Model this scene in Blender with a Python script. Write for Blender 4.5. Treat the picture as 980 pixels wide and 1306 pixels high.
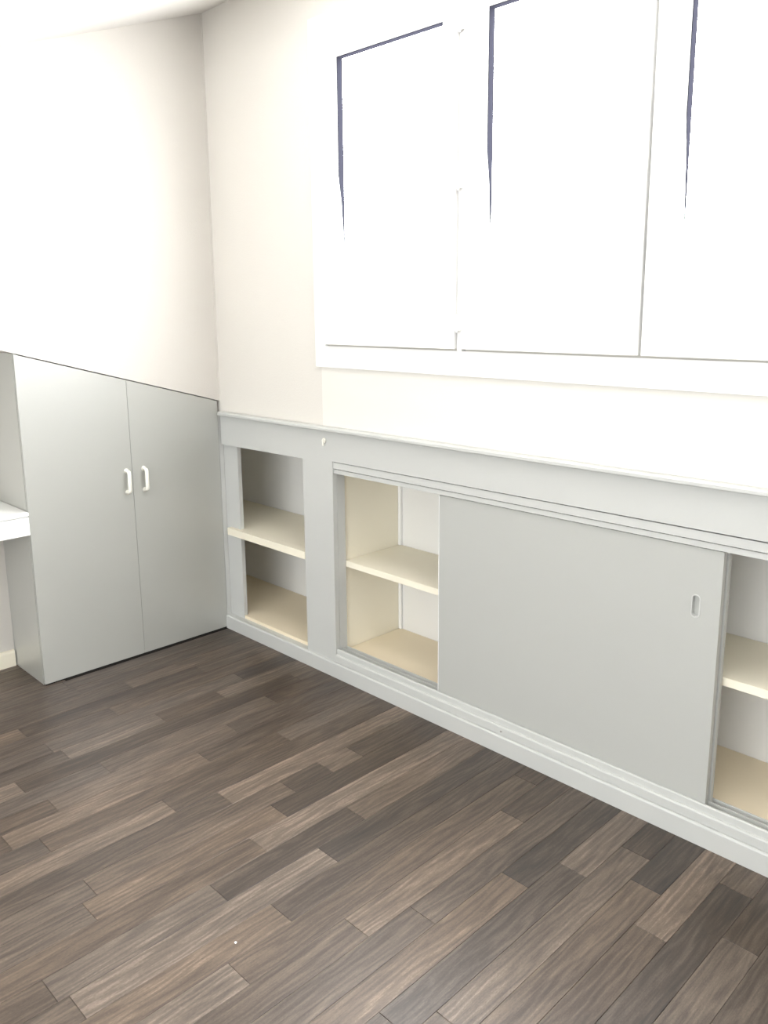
import bpy, bmesh, math, random
from mathutils import Vector, Matrix
random.seed(7)
for o in list(bpy.data.objects): bpy.data.objects.remove(o)
S = bpy.context.scene
COL = S.collection

# ------------------------------------------------------------ camera
FX = 1049.83
R = Vector((0.70397856, 0.71017708, -0.00791837))
U = Vector((-0.13621552, 0.14595201, 0.97986904))
F = Vector((-0.69703624, 0.68872819, -0.19948423))
cd = bpy.data.cameras.new('camera'); cam = bpy.data.objects.new('camera', cd); COL.objects.link(cam)
cam.matrix_world = Matrix(((R.x, U.x, -F.x, 3.2043), (R.y, U.y, -F.y, -2.0914), (R.z, U.z, -F.z, 1.5), (0, 0, 0, 1)))
cd.sensor_fit = 'HORIZONTAL'; cd.sensor_width = 36; cd.lens = FX * 36 / 980
cd.shift_y = -(653 - 608.21) / 980
cd.clip_start = .02
S.camera = cam
# ------------------------------------------------------------ colour, world, lights
S.view_settings.view_transform = 'Standard'; S.view_settings.look = 'None'
S.view_settings.gamma = 1; S.view_settings.exposure = 0.22
W = bpy.data.worlds.new('world'); S.world = W; W.use_nodes = True
W.node_tree.nodes['Background'].inputs[0].default_value = (.9, .95, 1, 1)
W.node_tree.nodes['Background'].inputs[1].default_value = 1.0
PANE_STRENGTH = 18.0
def area(name, loc, rot, sx, sy, power, col):
    l = bpy.data.lights.new(name, 'AREA'); l.shape = 'RECTANGLE'; l.size = sx; l.size_y = sy
    l.energy = power; l.color = col
    o = bpy.data.objects.new(name, l); COL.objects.link(o); o.location = loc; o.rotation_euler = rot
    return o
XR, YB = 4.7, -4.3                     # right wall, wall behind the camera
area('fill_light_rear', (2.5, YB + .06, 1.12), (math.radians(90), 0, 0), 3.4, 1.95, 84, (.93, .975, 1))  # unseen fill light added to brighten the cabinet and window wall
area('fill_light_side', (XR - .06, -1.9, 1.55), (0, math.radians(90), 0), 1.3, 1.7, 6, (.93, .97, 1))  # unseen fill light added for the cupboard and left wall

# ------------------------------------------------------------ materials
def mat(name, col, rough=.5, spec=.5, bump=0, bscale=60, var=0, coat=0):
    m = bpy.data.materials.new(name); m.use_nodes = True; n = m.node_tree.nodes; L = m.node_tree.links
    b = n['Principled BSDF']; b.inputs['Base Color'].default_value = (*col, 1)
    b.inputs['Roughness'].default_value = rough; b.inputs['Specular IOR Level'].default_value = spec
    b.inputs['Coat Weight'].default_value = coat; b.inputs['Coat Roughness'].default_value = .25
    tc = n.new('ShaderNodeTexCoord')
    nz = n.new('ShaderNodeTexNoise'); nz.inputs['Scale'].default_value = bscale; nz.inputs['Detail'].default_value = 3
    L.new(tc.outputs['Object'], nz.inputs['Vector'])
    if bump:
        bp = n.new('ShaderNodeBump'); bp.inputs['Strength'].default_value = bump; bp.inputs['Distance'].default_value = .002
        L.new(nz.outputs['Fac'], bp.inputs['Height']); L.new(bp.outputs['Normal'], b.inputs['Normal'])
    if var:
        n2 = n.new('ShaderNodeTexNoise'); n2.inputs['Scale'].default_value = 3.5; n2.inputs['Detail'].default_value = 4
        L.new(tc.outputs['Object'], n2.inputs['Vector'])
        mx = n.new('ShaderNodeMixRGB'); mx.inputs[1].default_value = (*[c * (1 - var) for c in col], 1)
        mx.inputs[2].default_value = (*[min(1, c * (1 + var)) for c in col], 1)
        L.new(n2.outputs['Fac'], mx.inputs[0]); L.new(mx.outputs[0], b.inputs['Base Color'])
    return m
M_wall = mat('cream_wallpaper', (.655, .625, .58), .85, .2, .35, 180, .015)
M_wall_glare = mat('cream_wallpaper_glare', (.73, .70, .65), .85, .2, .35, 180, .015)  # same wallpaper, window glare painted in as a brighter tone
M_wallw = mat('white_wall_board', (.80, .775, .725), .7, .3, .1, 120, .01)
M_ceil = mat('white_ceiling_paint', (.80, .78, .75), .9, .2, .1, 90)
M_white = mat('white_gloss_paint', (.93, .925, .91), .35, .5, .05, 40)
M_door = mat('grey_satin_laminate', (.415, .418, .388), .38, .8, .01, 300, .01, 1)
M_door.node_tree.nodes['Principled BSDF'].inputs['Coat IOR'].default_value = 1.9; M_door.node_tree.nodes['Principled BSDF'].inputs['Coat Roughness'].default_value = .36
M_cab = mat('pale_grey_paint', (.575, .58, .56), .45, .45, .12, 70, .02)
M_cream = mat('cream_interior_paint', (.93, .87, .72), .55, .35, .08, 60, .03)
M_back = mat('grey_white_back_board', (.88, .87, .85), .6, .3, .05, 60, .03)
M_bottom = mat('beige_board', (.90, .79, .60), .55, .35, .08, 60, .04)
M_desk = mat('white_desk_paint', (.92, .92, .90), .4, .5, .03, 60)
M_handle = mat('ivory_plastic', (.90, .88, .80), .3, .5)
M_rubber_shade = mat('slate_rubber_and_gap_shade', (.02, .02, .027), .95, .0)  # seal rubber, also painted shade in the sash gaps
M_dark = mat('dark_joint_and_gap_shade', (.03, .028, .026), .9, .1)  # dark floor joints, also painted shade in the cupboard gaps
M_metal = mat('dull_steel', (.45, .43, .40), .35, .5); M_metal.node_tree.nodes['Principled BSDF'].inputs['Metallic'].default_value = .9

def pane_mat():
    m = bpy.data.materials.new('daylit_frosted_glass'); m.use_nodes = True
    b = m.node_tree.nodes['Principled BSDF']
    b.inputs['Base Color'].default_value = (.9, .92, .93, 1); b.inputs['Roughness'].default_value = .3
    b.inputs['Emission Color'].default_value = (.97, .985, 1, 1); b.inputs['Emission Strength'].default_value = PANE_STRENGTH
    return m
M_pane = pane_mat()

def wood_mat():
    m = bpy.data.materials.new('grey_brown_oak_vinyl'); m.use_nodes = True; n = m.node_tree.nodes; L = m.node_tree.links
    b = n['Principled BSDF']
    at = n.new('ShaderNodeAttribute'); at.attribute_name = 'tone'      # r tone, g random, b warmth
    sp = n.new('ShaderNodeSeparateColor'); L.new(at.outputs['Color'], sp.inputs[0])
    tc = n.new('ShaderNodeTexCoord')
    off = n.new('ShaderNodeVectorMath'); off.operation = 'SCALE'; L.new(at.outputs['Color'], off.inputs[0]); off.inputs['Scale'].default_value = 37.0
    add = n.new('ShaderNodeVectorMath'); add.operation = 'ADD'
    geo = n.new('ShaderNodeNewGeometry')
    L.new(geo.outputs['Position'], add.inputs[0]); L.new(off.outputs[0], add.inputs[1])
    def noise(sc, scale, detail, dist=0, rough=.6):
        mp = n.new('ShaderNodeMapping'); mp.inputs['Scale'].default_value = sc; L.new(add.outputs[0], mp.inputs[0])
        z = n.new('ShaderNodeTexNoise'); z.inputs['Scale'].default_value = scale; z.inputs['Detail'].default_value = detail
        z.inputs['Distortion'].default_value = dist; z.inputs['Roughness'].default_value = rough
        L.new(mp.outputs[0], z.inputs['Vector']); return z
    fine = noise((1, .045, 1), 260, 4)
    mid = noise((1, .055, 1), 75, 5, .5, .7)
    blot = noise((1, .13, 1), 20, 4, .7)
    mp = n.new('ShaderNodeMapping'); mp.inputs['Scale'].default_value = (1, .13, 1); L.new(add.outputs[0], mp.inputs[0])
    wv = n.new('ShaderNodeTexWave'); wv.bands_direction = 'X'; wv.inputs['Scale'].default_value = 15; wv.inputs['Distortion'].default_value = 14
    wv.inputs['Detail'].default_value = 3; wv.inputs['Detail Scale'].default_value = 1.6
    L.new(mp.outputs[0], wv.inputs['Vector'])
    def math_(op, a, bb, c=None):
        x = n.new('ShaderNodeMath'); x.operation = op
        for i, v in enumerate((a, bb, c)):
            if v is None: continue
            if isinstance(v, (int, float)): x.inputs[i].default_value = v
            else: L.new(v, x.inputs[i])
        return x.outputs[0]
    t = math_('MULTIPLY_ADD', fine.outputs['Fac'], .40, -.20)
    t = math_('ADD', t, math_('MULTIPLY_ADD', mid.outputs['Fac'], .60, -.30))
    t = math_('ADD', t, math_('MULTIPLY_ADD', blot.outputs['Fac'], .75, -.375))
    t = math_('ADD', t, math_('MULTIPLY_ADD', wv.outputs['Fac'], .20, -.10))
    grit = noise((1, .35, 1), 420, 3, 0, .7)
    t = math_('ADD', t, math_('MULTIPLY_ADD', grit.outputs['Fac'], .5, -.25))
    t = math_('ADD', t, sp.outputs[0])
    cr = n.new('ShaderNodeValToRGB'); e = cr.color_ramp.elements
    e[0].position = 0; e[0].color = (.028, .024, .022, 1); e[1].position = 1; e[1].color = (.26, .205, .165, 1)
    for p, c in ((.3, (.053, .040, .032, 1)), (.5, (.084, .065, .052, 1)), (.75, (.137, .107, .084, 1))):
        x = e.new(p); x.color = c
    L.new(t, cr.inputs[0])
    hs = n.new('ShaderNodeMixRGB'); hs.blend_type = 'MULTIPLY'; hs.inputs[2].default_value = (1.06, .975, .88, 1)
    L.new(sp.outputs[2], hs.inputs[0]); L.new(cr.outputs[0], hs.inputs[1])
    L.new(hs.outputs[0], b.inputs['Base Color'])
    b.inputs['Roughness'].default_value = .40; b.inputs['Specular IOR Level'].default_value = .6
    bp = n.new('ShaderNodeBump'); bp.inputs['Strength'].default_value = .25; bp.inputs['Distance'].default_value = .001
    L.new(fine.outputs['Fac'], bp.inputs['Height']); L.new(bp.outputs['Normal'], b.inputs['Normal'])
    return m
M_wood = wood_mat()

# ------------------------------------------------------------ helpers
def link(name, bm, m, parent=None, bevel=0, seg=2, smooth=False):
    if bevel:
        bmesh.ops.remove_doubles(bm, verts=bm.verts, dist=1e-6)
        bmesh.ops.bevel(bm, geom=[e for e in bm.edges if len(e.link_faces) == 2 and e.calc_face_angle(0) > .5], offset=bevel, segments=seg, affect='EDGES', clamp_overlap=True)
    bmesh.ops.recalc_face_normals(bm, faces=bm.faces)
    me = bpy.data.meshes.new(name); bm.to_mesh(me); bm.free(); me.materials.append(m)
    if smooth:
        for p in me.polygons: p.use_smooth = True
    o = bpy.data.objects.new(name, me); COL.objects.link(o)
    if parent: o.parent = parent; o.matrix_parent_inverse = parent_inv(parent)
    return o
def parent_inv(p):
    M = Matrix.Identity(4); q = p
    while q is not None:
        M = Matrix.Translation(q.location) @ M; q = q.parent
    return M.inverted() if p.type == 'EMPTY' else Matrix.Identity(4)
def add_box(bm, x0, x1, y0, y1, z0, z1):
    v = [bm.verts.new(p) for p in ((x0, y0, z0), (x1, y0, z0), (x1, y1, z0), (x0, y1, z0), (x0, y0, z1), (x1, y0, z1), (x1, y1, z1), (x0, y1, z1))]
    for f in ((0, 3, 2, 1), (4, 5, 6, 7), (0, 1, 5, 4), (1, 2, 6, 5), (2, 3, 7, 6), (3, 0, 4, 7)): bm.faces.new([v[i] for i in f])
def box(name, m, parent, *b, bevel=.0012, **k):
    bm = bmesh.new(); add_box(bm, *b); return link(name, bm, m, parent, bevel, **k)
def prism(name, m, parent, pts, axis, a, b, bevel=0, **k):
    """pts 2D polygon in the two other axes (in x,y,z order), extruded along axis from a to b"""
    bm = bmesh.new()
    def P(p, t):
        q = list(p); q.insert(axis, t); return bm.verts.new(q)
    A = [P(p, a) for p in pts]; B = [P(p, b) for p in pts]; n = len(pts)
    bm.faces.new(A); bm.faces.new(B[::-1])
    for i in range(n): bm.faces.new((A[i], A[(i + 1) % n], B[(i + 1) % n], B[i]))
    return link(name, bm, m, parent, bevel, **k)
def tube(bm, pts, ra, rb, n=12, up=Vector((0, 1, 0))):
    rings = []
    for i, p in enumerate(pts):
        t = (pts[min(i + 1, len(pts) - 1)] - pts[max(i - 1, 0)]).normalized()
        s = t.cross(up).normalized()
        rings.append([bm.verts.new(p + up * ra * math.cos(2 * math.pi * k / n) + s * rb * math.sin(2 * math.pi * k / n)) for k in range(n)])
    for a, b in zip(rings, rings[1:]):
        for k in range(n): bm.faces.new((a[k], a[(k + 1) % n], b[(k + 1) % n], b[k]))
    bm.faces.new(rings[0]); bm.faces.new(rings[-1][::-1])
def cyl(bm, c, axis, r, h, n=16, r2=None):
    m = {'x': Matrix.Rotation(math.pi / 2, 4, 'Y'), 'y': Matrix.Rotation(math.pi / 2, 4, 'X'), 'z': Matrix.Identity(4)}[axis]
    bmesh.ops.create_cone(bm, cap_ends=True, segments=n, radius1=r, radius2=r if r2 is None else r2, depth=h, matrix=Matrix.Translation(c) @ m)
def struct(o, label=None):
    o['kind'] = 'structure'
    if label: o['label'] = label
    return o
def thing(name, label, cat, loc):
    o = bpy.data.objects.new(name, None); COL.objects.link(o); o.location = loc; o['label'] = label; o['category'] = cat
    return o

# ------------------------------------------------------------ setting
WY = .02                                # window wall face
CZ0, CS, CY1 = 2.72, .36, -1.0          # ceiling slopes down from the window wall, then runs level
ZL, SL = 1.102, .280                    # lower edge of the bulkhead above the wardrobe
def bulk(y): return ZL - SL * y
WX0, WX1, WZ0, WZ1 = .80, 3.39, 1.44, 2.41
bm = bmesh.new()
add_box(bm, -.35, WX0, WY, .45, 1.028, 2.80); add_box(bm, WX1, XR, WY, .45, 1.028, 2.80)
add_box(bm, WX0, WX1, WY, .45, 1.028, WZ0); add_box(bm, WX0, WX1, WY, .45, WZ1, 2.80)
add_box(bm, -.60, XR, .45, .50, -.05, 2.80)
struct(link('wall_window', bm, M_wall_glare), 'cream textured wall around the white casement window')
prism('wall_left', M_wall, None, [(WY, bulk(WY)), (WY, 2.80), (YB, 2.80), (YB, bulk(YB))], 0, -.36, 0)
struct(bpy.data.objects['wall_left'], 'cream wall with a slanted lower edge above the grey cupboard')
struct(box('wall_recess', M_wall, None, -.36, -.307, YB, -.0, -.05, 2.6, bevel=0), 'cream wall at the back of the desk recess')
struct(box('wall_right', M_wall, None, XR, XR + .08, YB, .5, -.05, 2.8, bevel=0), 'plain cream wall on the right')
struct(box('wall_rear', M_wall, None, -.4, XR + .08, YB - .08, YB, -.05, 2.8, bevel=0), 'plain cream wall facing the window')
zc = CZ0 + CS * CY1
prism('ceiling', M_ceil, None, [(.5, CZ0 + .5 * CS), (.5, 3.0), (YB - .08, 3.0), (YB - .08, zc), (CY1, zc), (WY, CZ0)], 0, -.4, XR + .1)
struct(bpy.data.objects['ceiling'], 'white ceiling sloping beside the window wall')
bb = prism('baseboard_left', M_cream, None, [(-.307, 0), (-.293, 0), (-.293, .060), (-.297, .070), (-.307, .072)], 1, YB, -.8855)
# prism along y wants (x,z) points
struct(bb, 'cream skirting board in the desk recess')
struct(box('trim_1', M_wallw, None, .727, XR, WY - .003, WY + .01, 1.05, 1.30, bevel=.0008), 'smooth white board below the window')
struct(box('trim_2', M_wall, None, -.004, .006, WY - .006, WY + .004, 1.125, 2.74, bevel=.002), 'slim cream bead in the corner of the walls')

# floor
fl = box('floor', M_dark, None, -.42, XR + .08, YB - .08, .46, -.06, -.0022, bevel=0)
struct(fl, 'grey-brown wood-look floor laid in narrow strips toward the window')
RW, RO = .0873, .010
XD = {}                                  # row -> [(y, tone toward room, tone toward window)]
Dk, Lt, Md = .36, .76, None
for r, y, a, b in ((3, -1.10, Lt, Dk), (6, -1.054, Dk, Lt), (7, -1.245, Lt, Dk), (10, -1.383, Dk, .74), (10, -.727, .74, .40), (12, -.959, .78, .42),
                   (17, -1.518, .45, .70), (5, -.273, .60, .28), (6, -.42, .5, .74), (8, -.305, .62, .34), (7, -.113, .30, .55), (9, -.545, .68, .42),
                   (11, -.448, .45, .64), (14, -.34, .70, .36), (13, -.813, .42, .80), (14, -.636, .60, .30), (3, -.348, .28, .55), (15, -.736, .66, .22),
                   (16, -.877, .50, .84), (17, -.579, .34, .68), (18, -.766, .80, .26), (19, -.999, .74, .40), (21, -.899, .48, .80), (20, -1.188, .84, .46),
                   (21, -.258, .62, .32), (20, -.07, .60, .36), (23, -.482, .68, .22), (24, -.34, .38, .74), (25, -.154, .66, .24), (26, -.262, .60, .22),
                   (27, -.406, .42, .78), (28, -.11, .24, .58), (29, -.295, .66, .30)):
    XD.setdefault(r, []).append((y, a, b))
tri = []
rest = bmesh.new(); lay_rest = rest.loops.layers.float_color.new('tone')
def add_plank(bm, lay, x0, x1, y0, y1, tone):
    g = .0005
    x0 += g; x1 -= g; y0 += g; y1 -= g; c = .0009
    lo = [bm.verts.new((x, y, -.0022)) for x, y in ((x0, y0), (x1, y0), (x1, y1), (x0, y1))]
    md = [bm.verts.new((x, y, -.0004)) for x, y in ((x0, y0), (x1, y0), (x1, y1), (x0, y1))]
    hi = [bm.verts.new((x, y, 0)) for x, y in ((x0 + c, y0 + c), (x1 - c, y0 + c), (x1 - c, y1 - c), (x0 + c, y1 - c))]
    fs = [bm.faces.new(hi)]
    for a, b in ((lo, md), (md, hi)):
        for i in range(4): fs.append(bm.faces.new((a[i], a[(i + 1) % 4], b[(i + 1) % 4], b[i])))
    col = (tone, random.random(), random.random(), 1)
    for f in fs:
        for l in f.loops: l[lay] = col
r0 = -4
npl = 0
for r in range(r0, 54):
    x0 = RO + r * RW; x1 = x0 + RW
    if x0 > XR: break
    x0 = max(x0, -.307)
    ytop = .012 if x0 > -.02 else -.8
    cuts = sorted(XD.get(r, []))
    ys = [c[0] for c in cuts]; tones = {}
    full = [YB]
    def fill(a, b):                      # random cuts between a and b, planks .35 to .75 m
        out = []; L = b - a
        n = max(1, round(L / .72 - .12))
        if n == 1 and a in tb_ and b in ta_ and abs(tb_[a] - ta_[b]) > .2: n = 2
        for i in range(1, n): out.append(a + L * (i + random.uniform(-.16, .16)) / n)
        return out
    pts = [YB] + ys + [ytop]
    tb_ = {c[0]: c[2] for c in cuts}; ta_ = {c[0]: c[1] for c in cuts}
    allc = []
    for a, b in zip(pts, pts[1:]): allc += [a] + fill(a, b)
    allc.append(ytop)
    prev = .5
    for i, (a, b) in enumerate(zip(allc, allc[1:])):
        t = [v for v in (tb_.get(a), ta_.get(b)) if v is not None]
        t = sum(t) / len(t) if t else None
        if t is None:
            for _ in range(6):
                t = random.choice((.42, .47, .5, .54, .58)) + random.uniform(-.03, .03)
                if abs(t - prev) > .03: break
        prev = t
        t = .5 + (t - .5) * .72
        if b > -2.05 and x1 < 3.3:
            pb = bmesh.new(); lay = pb.loops.layers.float_color.new('tone')
            add_plank(pb, lay, x0, x1, a, b, t)
            link('plank', pb, M_wood, fl); npl += 1
        else:
            add_plank(rest, lay_rest, x0, min(x1, XR), a, b, t)
o = link('outer_planks', rest, M_wood, fl); o['kind'] = 'stuff'

# ------------------------------------------------------------ window
win = bpy.data.objects.new('window_1', None); COL.objects.link(win); win.location = (2.1, WY, 1.28)
struct(win, 'white casement window with three narrow daylit leaves')
cas = bmesh.new()
CY = .006
for b in ((.705, 3.485, 1.282, 1.364), (.705, 3.485, 2.425, 2.53), (.705, .768, 1.364, 2.425), (3.42, 3.485, 1.364, 2.425)):
    add_box(cas, b[0], b[1], CY, .06, b[2], b[3])
add_box(cas, 1.434, 1.454, -.002, .06, 1.364, 2.425); add_box(cas, 2.742, 2.762, -.002, .06, 1.364, 2.425)
link('casing', cas, M_white, win, .0015)
def sash(x0, x1, gx0, gx1, hinge_x=None, tap=(2.02, 1.72)):
    z0, z1, gz0, gz1, y0, y1 = 1.371, 2.418, 1.475, 2.368, -.010, .030
    bm = bmesh.new()
    add_box(bm, x0, gx0, y0, y1, z0, z1); add_box(bm, gx1, x1, y0, y1, z0, z1)
    add_box(bm, gx0, gx1, y0, y1, z0, gz0); add_box(bm, gx0, gx1, y0, y1, gz1, z1)
    s = link('sash', bm, M_white, win, .001)
    box('pane', M_pane, s, gx0 - .003, gx1 + .003, .016, .022, gz0 - .003, gz1 + .003, bevel=0)
    # dark seal left and top of the pane, window glare shaped into its downward taper
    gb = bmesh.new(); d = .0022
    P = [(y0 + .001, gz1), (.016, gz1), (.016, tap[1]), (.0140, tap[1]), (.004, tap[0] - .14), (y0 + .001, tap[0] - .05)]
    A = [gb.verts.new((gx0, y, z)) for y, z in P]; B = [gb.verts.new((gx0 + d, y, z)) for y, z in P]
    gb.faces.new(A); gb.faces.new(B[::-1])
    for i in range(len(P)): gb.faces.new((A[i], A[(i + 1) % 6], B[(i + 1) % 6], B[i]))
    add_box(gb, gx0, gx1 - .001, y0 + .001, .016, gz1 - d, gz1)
    link('seal', gb, M_rubber_shade, s)
    if hinge_x:
        for z in (2.35, 1.893, 1.453):
            hb = bmesh.new(); cyl(hb, Vector((hinge_x, -.014, z)), 'z', .0065, .046, 12)
            cyl(hb, Vector((hinge_x, -.014, z + .026)), 'z', .0045, .006, 10); cyl(hb, Vector((hinge_x, -.014, z - .026)), 'z', .0045, .006, 10)
            add_box(hb, hinge_x - .018, hinge_x + .018, -.0125, -.010, z - .022, z + .022)
            link('hinge', hb, M_white, s, smooth=False)
    return s
box('gap_shade_strip', M_rubber_shade, win, 2.070, 2.105, .031, .045, 1.372, 2.417, bevel=0)  # dark strip painting the shade in the gap between sashes
box('gap_shade_strip', M_rubber_shade, win, 2.730, 2.775, .031, .045, 1.372, 2.417, bevel=0)  # same painted gap shade behind the next mullion
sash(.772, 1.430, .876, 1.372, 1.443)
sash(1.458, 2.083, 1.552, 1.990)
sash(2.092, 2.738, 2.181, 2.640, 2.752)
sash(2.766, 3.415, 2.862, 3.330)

# made-up window frames added around the two unseen fill lights
def fill_window(n, label, cx, cy, cz, hw, hh, along_x):
    e = bpy.data.objects.new('window_%d' % n, None); COL.objects.link(e); e.location = (cx, cy, cz); struct(e, label)
    def bar(nm, m, a0, a1, z0, z1, d0, d1):
        if along_x: box(nm, m, e, cx + a0, cx + a1, cy + d0, cy + d1, cz + z0, cz + z1, bevel=.002)
        else: box(nm, m, e, cx - d1, cx - d0, cy + a0, cy + a1, cz + z0, cz + z1, bevel=.002)
    t = .07
    bar('frame', M_white, -hw - t, hw + t, hh, hh + t, .0, .09); bar('frame', M_white, -hw - t, hw + t, -hh - t, -hh, .0, .09)
    bar('frame', M_white, -hw - t, -hw, -hh, hh, .0, .09); bar('frame', M_white, hw, hw + t, -hh, hh, .0, .09)
    bar('pane', M_back, -hw, hw, -hh, hh, .0, .02)
fill_window(2, 'added window frame around the rear fill light', 2.5, YB, 1.12, 1.7, .98, True)
fill_window(3, 'added window frame around the side fill light', XR, -1.9, 1.55, .87, .67, False)

# ------------------------------------------------------------ grey two-door cupboard under the slanted bulkhead
wd = thing('cupboard', 'tall pale grey two-door cupboard with a slanted top in the left corner', 'cupboard', (-.15, -.44, 0))
WL = -.881
def slanted(name, m, x0, x1, ya, yb, z0, gap, bevel=.0012):
    return prism(name, m, wd, [(ya, z0), (yb, z0), (yb, bulk(yb) - gap), (ya, bulk(ya) - gap)], 0, x0, x1, bevel)
slanted('side_panel', M_door, -.305, -.0195, WL, WL + .018, 0, .001)
slanted('inner_panel', M_door, -.305, -.0195, -.022, -.004, 0, .004)
box('plinth', M_dark, wd, -.30, -.022, WL + .0185, -.023, 0, .055, bevel=0)
box('plinth', M_dark, wd, -.0192, -.004, WL + .004, -.003, 0, .0085, bevel=0)  # shadow line under the doors put in as a dark strip
slanted('back_panel', M_cream, -.305, -.297, WL + .019, -.023, .06, .01, 0)
box('floor_panel', M_cream, wd, -.296, -.022, WL + .019, -.023, .056, .072)
box('gap_shade_strip', M_dark, wd, -.024, -.0185, -.445, -.424, .02, 1.2, bevel=0)  # shade of the door seam put in as a dark strip
for ya, yb, hy in ((WL, -.4365, -.462), (-.4320, .004, -.381)):
    d = slanted('door', M_door, -.018, 0, ya, yb, .009, .006, .0015)
    hb = bmesh.new(); pts = []
    z0, z1, pr, rr = .745, .838, .026, .012
    pts.append(Vector((-.002, hy, z1)))
    for k in range(6):
        a = k / 5 * math.pi / 2; pts.append(Vector((pr - rr + rr * math.sin(a), hy, z1 - rr + rr * math.cos(a))))
    for k in range(6):
        a = k / 5 * math.pi / 2; pts.append(Vector((pr - rr + rr * math.cos(a), hy, z0 + rr - rr * math.sin(a))))
    pts.append(Vector((-.002, hy, z0)))
    tube(hb, pts, .0085, .005)
    cyl(hb, Vector((.0015, hy, z1)), 'x', .0105, .003, 16); cyl(hb, Vector((.0015, hy, z0)), 'x', .0105, .003, 16)
    h = link('handle', hb, M_handle, d, smooth=True); h['label'] = 'ivory bow handle'

# ------------------------------------------------------------ desk board in the recess
dk = thing('desk', 'thick white desk board fixed against the side of the grey cupboard', 'desk', (-.15, -1.7, .64))
box('desk_top', M_desk, dk, -.306, .004, -2.7, -.8825, .716, .734, bevel=.003)
box('front_rail', M_desk, dk, -.022, 0, -2.7, -.8825, .640, .714, bevel=.0015)
box('underside', M_desk, dk, -.306, -.024, -2.7, -.8825, .660, .714, bevel=0)

# ------------------------------------------------------------ long built-in cabinet below the window
cb = thing('built_in_cabinet', 'long low pale grey cabinet below the window with open shelves and a sliding door', 'cabinet', (2.0, .2, 0))
Y0 = .012; XE = XR - .004; YK = .405
# face frame: top fascia and stile between the two bays in one continuous board
bm = bmesh.new()
def fr(*pts):
    A = [bm.verts.new((x, Y0, z)) for x, z in pts]; B = [bm.verts.new((x, Y0 + .02, z)) for x, z in pts]; n = len(pts)
    bm.faces.new(A); bm.faces.new(B[::-1])
    for i in range(n): bm.faces.new((A[i], A[(i + 1) % n], B[(i + 1) % n], B[i]))
fr((.010, .896), (.600, .902), (.600, .064), (.785, .064), (.785, .912), (XE, .916), (XE, 1.029), (.010, 1.029))
link('face_frame', bm, M_cab, cb)
box('stile', M_cab, cb, -.017, .1055, .032, .052, .066, .91, bevel=.001)
box('filler_strip', M_cab, cb, -.017, -.001, .0075, .031, .0, 1.03, bevel=.0008)
prism('plinth', M_cab, cb, [(.0, 0), (.0, .060), (.003, .066), (.06, .066), (.06, 0)], 0, .001, XE, .0008)
prism('top_ledge', M_cab, cb, [(-.010, 1.0335), (-.013, 1.037), (-.013, 1.045), (-.008, 1.050), (WY - .001, 1.0505), (WY - .001, 1.031), (Y0 + .006, 1.031), (Y0 + .006, 1.0335)], 0, .024, XE, 0)
# stepped runners of the sliding doors
prism('top_rail', M_cab, cb, [(.0155, .9095), (.0155, .8835), (.030, .8835), (.030, .8805), (.019, .8805), (.019, .864), (.0245, .864), (.0345, .905), (.046, .905), (.046, .870), (.049, .870), (.049, .905), (.072, .905), (.072, .925), (.034, .925), (.034, .9095)], 0, .786, XE, 0)
prism('bottom_rail', M_cab, cb, [(.008, .067), (.008, .093), (.011, .098), (.017, .098), (.017, .117), (.019, .121), (.0235, .121), (.0235, .106), (.046, .106), (.046, .119), (.049, .119), (.049, .106), (.070, .106), (.070, .118), (.074, .118), (.074, .067)], 0, .786, XE, 0)
jb = box('jamb', M_cab, cb, .773, .785, .033, .076, .066, .905, bevel=.001)
pt = box('partition', M_cream, cb, .757, .773, .033, YK, .066, 1.0, bevel=.0008); pt['label'] = 'cream partition'
bp = box('back_panel', M_back, cb, -.55, XE, YK, YK + .012, .02, 1.02, bevel=0); bp['label'] = 'grey-white back board'
for x0, x1, y0, z1 in ((-.545, .756, .035, .082), (.774, 3.30, .078, .100)):
    f = box('cabinet_floor', M_bottom, cb, x0, x1, y0, YK - .001, z1 - .016, z1, bevel=.0008); f['label'] = 'cream bottom board'
# shelves
bm = bmesh.new(); add_box(bm, -.545, .756, .053, YK - .001, .470, .503); add_box(bm, .030, .5985, .010, .052, .470, .503)
o = link('shelf', bm, M_cream, cb); o['label'] = 'cream shelf in the left bay'
o = box('shelf', M_cream, cb, .774, 3.30, .078, YK - .001, .463, .488, bevel=.0015); o['label'] = 'cream shelf behind the sliding door'
for z0, z1 in ((.101, .462), (.489, .93)):
    box('batten', M_white, cb, .774, .790, YK - .012, YK - .001, z0, z1, bevel=.001)
box('inner_end', M_cream, cb, -.43, -.416, .035, YK, .066, 1.0, bevel=0)
prism('front_lining', M_cream, cb, [(.033, .066), (.034, .066), (.034, .91), (.033, .91)], 0, -.545, -.005, 0)
pe = box('end_panel', M_cream, cb, 3.301, 3.32, .078, YK, .066, 1.0, bevel=0)
box('closing_panel', M_cab, cb, 3.30, XE, .0265, .045, .123, .868, bevel=.001)
box('top_board', M_cream, cb, -.545, 3.30, .074, YK - .001, .935, .95, bevel=0)
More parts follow.
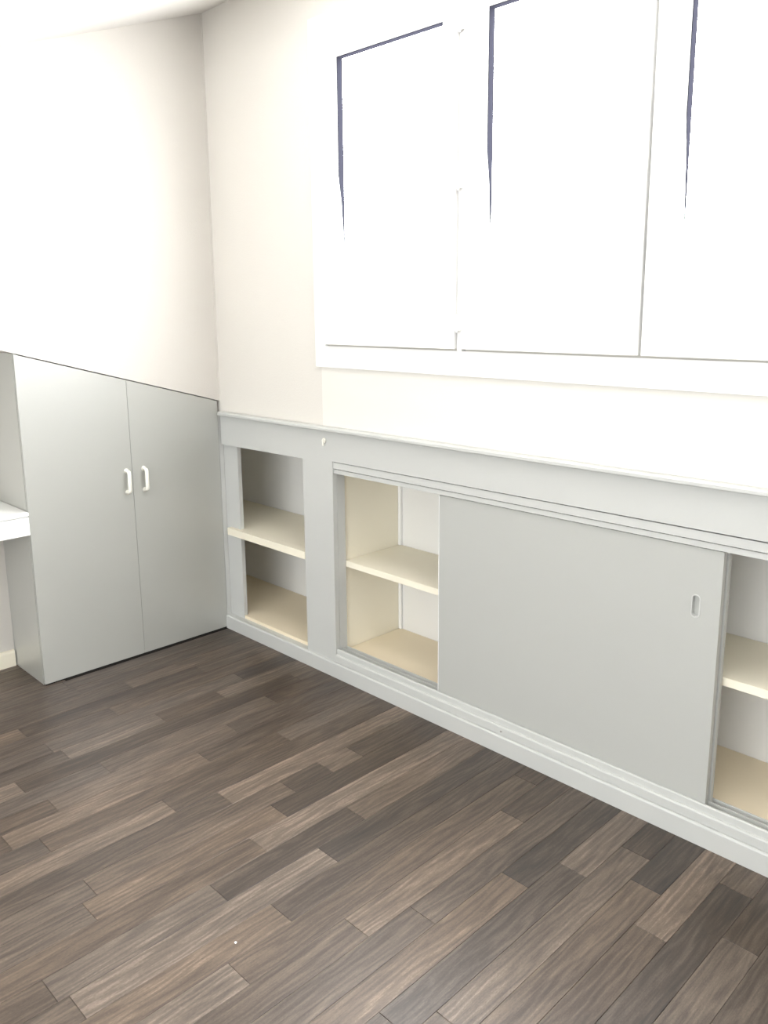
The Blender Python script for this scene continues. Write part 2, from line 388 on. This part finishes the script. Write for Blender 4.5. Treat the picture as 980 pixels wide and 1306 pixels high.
# sliding doors: front one in view, rear one parked behind it
def finger_pull_door(name, x0, x1, y0, y1, hx):
    z0, z1 = .109, .8605
    cz0, cz1, hw = .662, .724, .0105
    bm = bmesh.new(); th = y1 - y0
    N = 8
    ring = []
    for k in range(N + 1): a = math.pi * k / N; ring.append((hx + hw * math.cos(a), cz1 - hw + hw * math.sin(a)))
    for k in range(N + 1): a = math.pi + math.pi * k / N; ring.append((hx + hw * math.cos(a), cz0 + hw + hw * math.sin(a)))
    outer = [(x0, z0), (x1, z0), (x1, z1), (x0, z1)]
    vo = [bm.verts.new((x, y0, z)) for x, z in outer]; vi = [bm.verts.new((x, y0, z)) for x, z in ring]
    eo = [bm.edges.new((vo[i], vo[(i + 1) % 4])) for i in range(4)]; ei = [bm.edges.new((vi[i], vi[(i + 1) % len(vi)])) for i in range(len(vi))]
    bmesh.ops.triangle_fill(bm, use_beauty=True, edges=eo + ei)
    for f in [f for f in bm.faces if all(v in vi for v in f.verts)]: bm.faces.remove(f)
    vb = [bm.verts.new((x, y1, z)) for x, z in outer]
    bm.faces.new(vb)
    for i in range(4): bm.faces.new((vo[i], vo[(i + 1) % 4], vb[(i + 1) % 4], vb[i]))
    vr = [bm.verts.new((x, y0 + .013, z)) for x, z in ring]
    for i in range(len(vi)): bm.faces.new((vi[i], vi[(i + 1) % len(vi)], vr[(i + 1) % len(vi)], vr[i]))
    bm.faces.new(vr)
    d = link(name, bm, M_door2, cb)
    # rim of the recessed pull
    rb = bmesh.new(); n = len(ring); c = (hx, (cz0 + cz1) / 2)
    loops = []
    for off, y in ((.0, y0 + .0125), (.0, y0 - .0008), (.0028, y0 - .0012), (.004, y0 + .0002)):
        L = []
        for i, (x, z) in enumerate(ring):
            zc_ = cz1 - hw if i <= N else cz0 + hw
            vx, vz = x - hx, z - zc_; l = math.hypot(vx, vz)
            L.append(rb.verts.new((x + vx / l * (off - .0006), y, z + vz / l * (off - .0006))))
        loops.append(L)
    for a, b in zip(loops, loops[1:]):
        for i in range(n): rb.faces.new((a[i], a[(i + 1) % n], b[(i + 1) % n], b[i]))
    p = link('finger_pull', rb, M_cab, d); p['label'] = 'recessed oval finger pull'
    return d
M_door2 = mat('pale_grey_laminate', (.475, .48, .455), .5, .45, .02, 300, .01)
d = finger_pull_door('sliding_door', 1.338, 2.346, .0255, .0435, 2.278)
e = box('edge_strip', M_white, d, 1.3345, 1.3375, .0253, .0435, .109, .8605, bevel=.0005)
box('sliding_door', M_door2, cb, 1.36, 2.350, .0505, .0675, .109, .868, bevel=.001)
# small catch and a screw
kb = bmesh.new(); cyl(kb, Vector((.742, Y0 - .003, .992)), 'y', .010, .006, 16); cyl(kb, Vector((.742, Y0 - .007, .992)), 'y', .006, .008, 12)
add_box(kb, .7385, .7455, Y0 - .012, Y0 - .006, .972, .997)
o = link('catch', kb, M_handle, cb, .0008); o['label'] = 'small white turn catch'
kb = bmesh.new(); cyl(kb, Vector((1.64, .0070, .080)), 'y', .0035, .003, 10)
o = link('screw', kb, M_metal, cb); o['label'] = 'tiny dark screw head'

# little white crumb on the floor
bm = bmesh.new(); bmesh.ops.create_icosphere(bm, subdivisions=1, radius=.0032)
for v in bm.verts: v.co *= random.uniform(.7, 1.3); v.co.z *= .6
bmesh.ops.translate(bm, verts=bm.verts, vec=(1.717, -1.139, .0016))
o = link('crumb', bm, M_white); o['label'] = 'tiny white crumb lying on the wood-look floor'; o['category'] = 'crumb'
print('planks', npl)
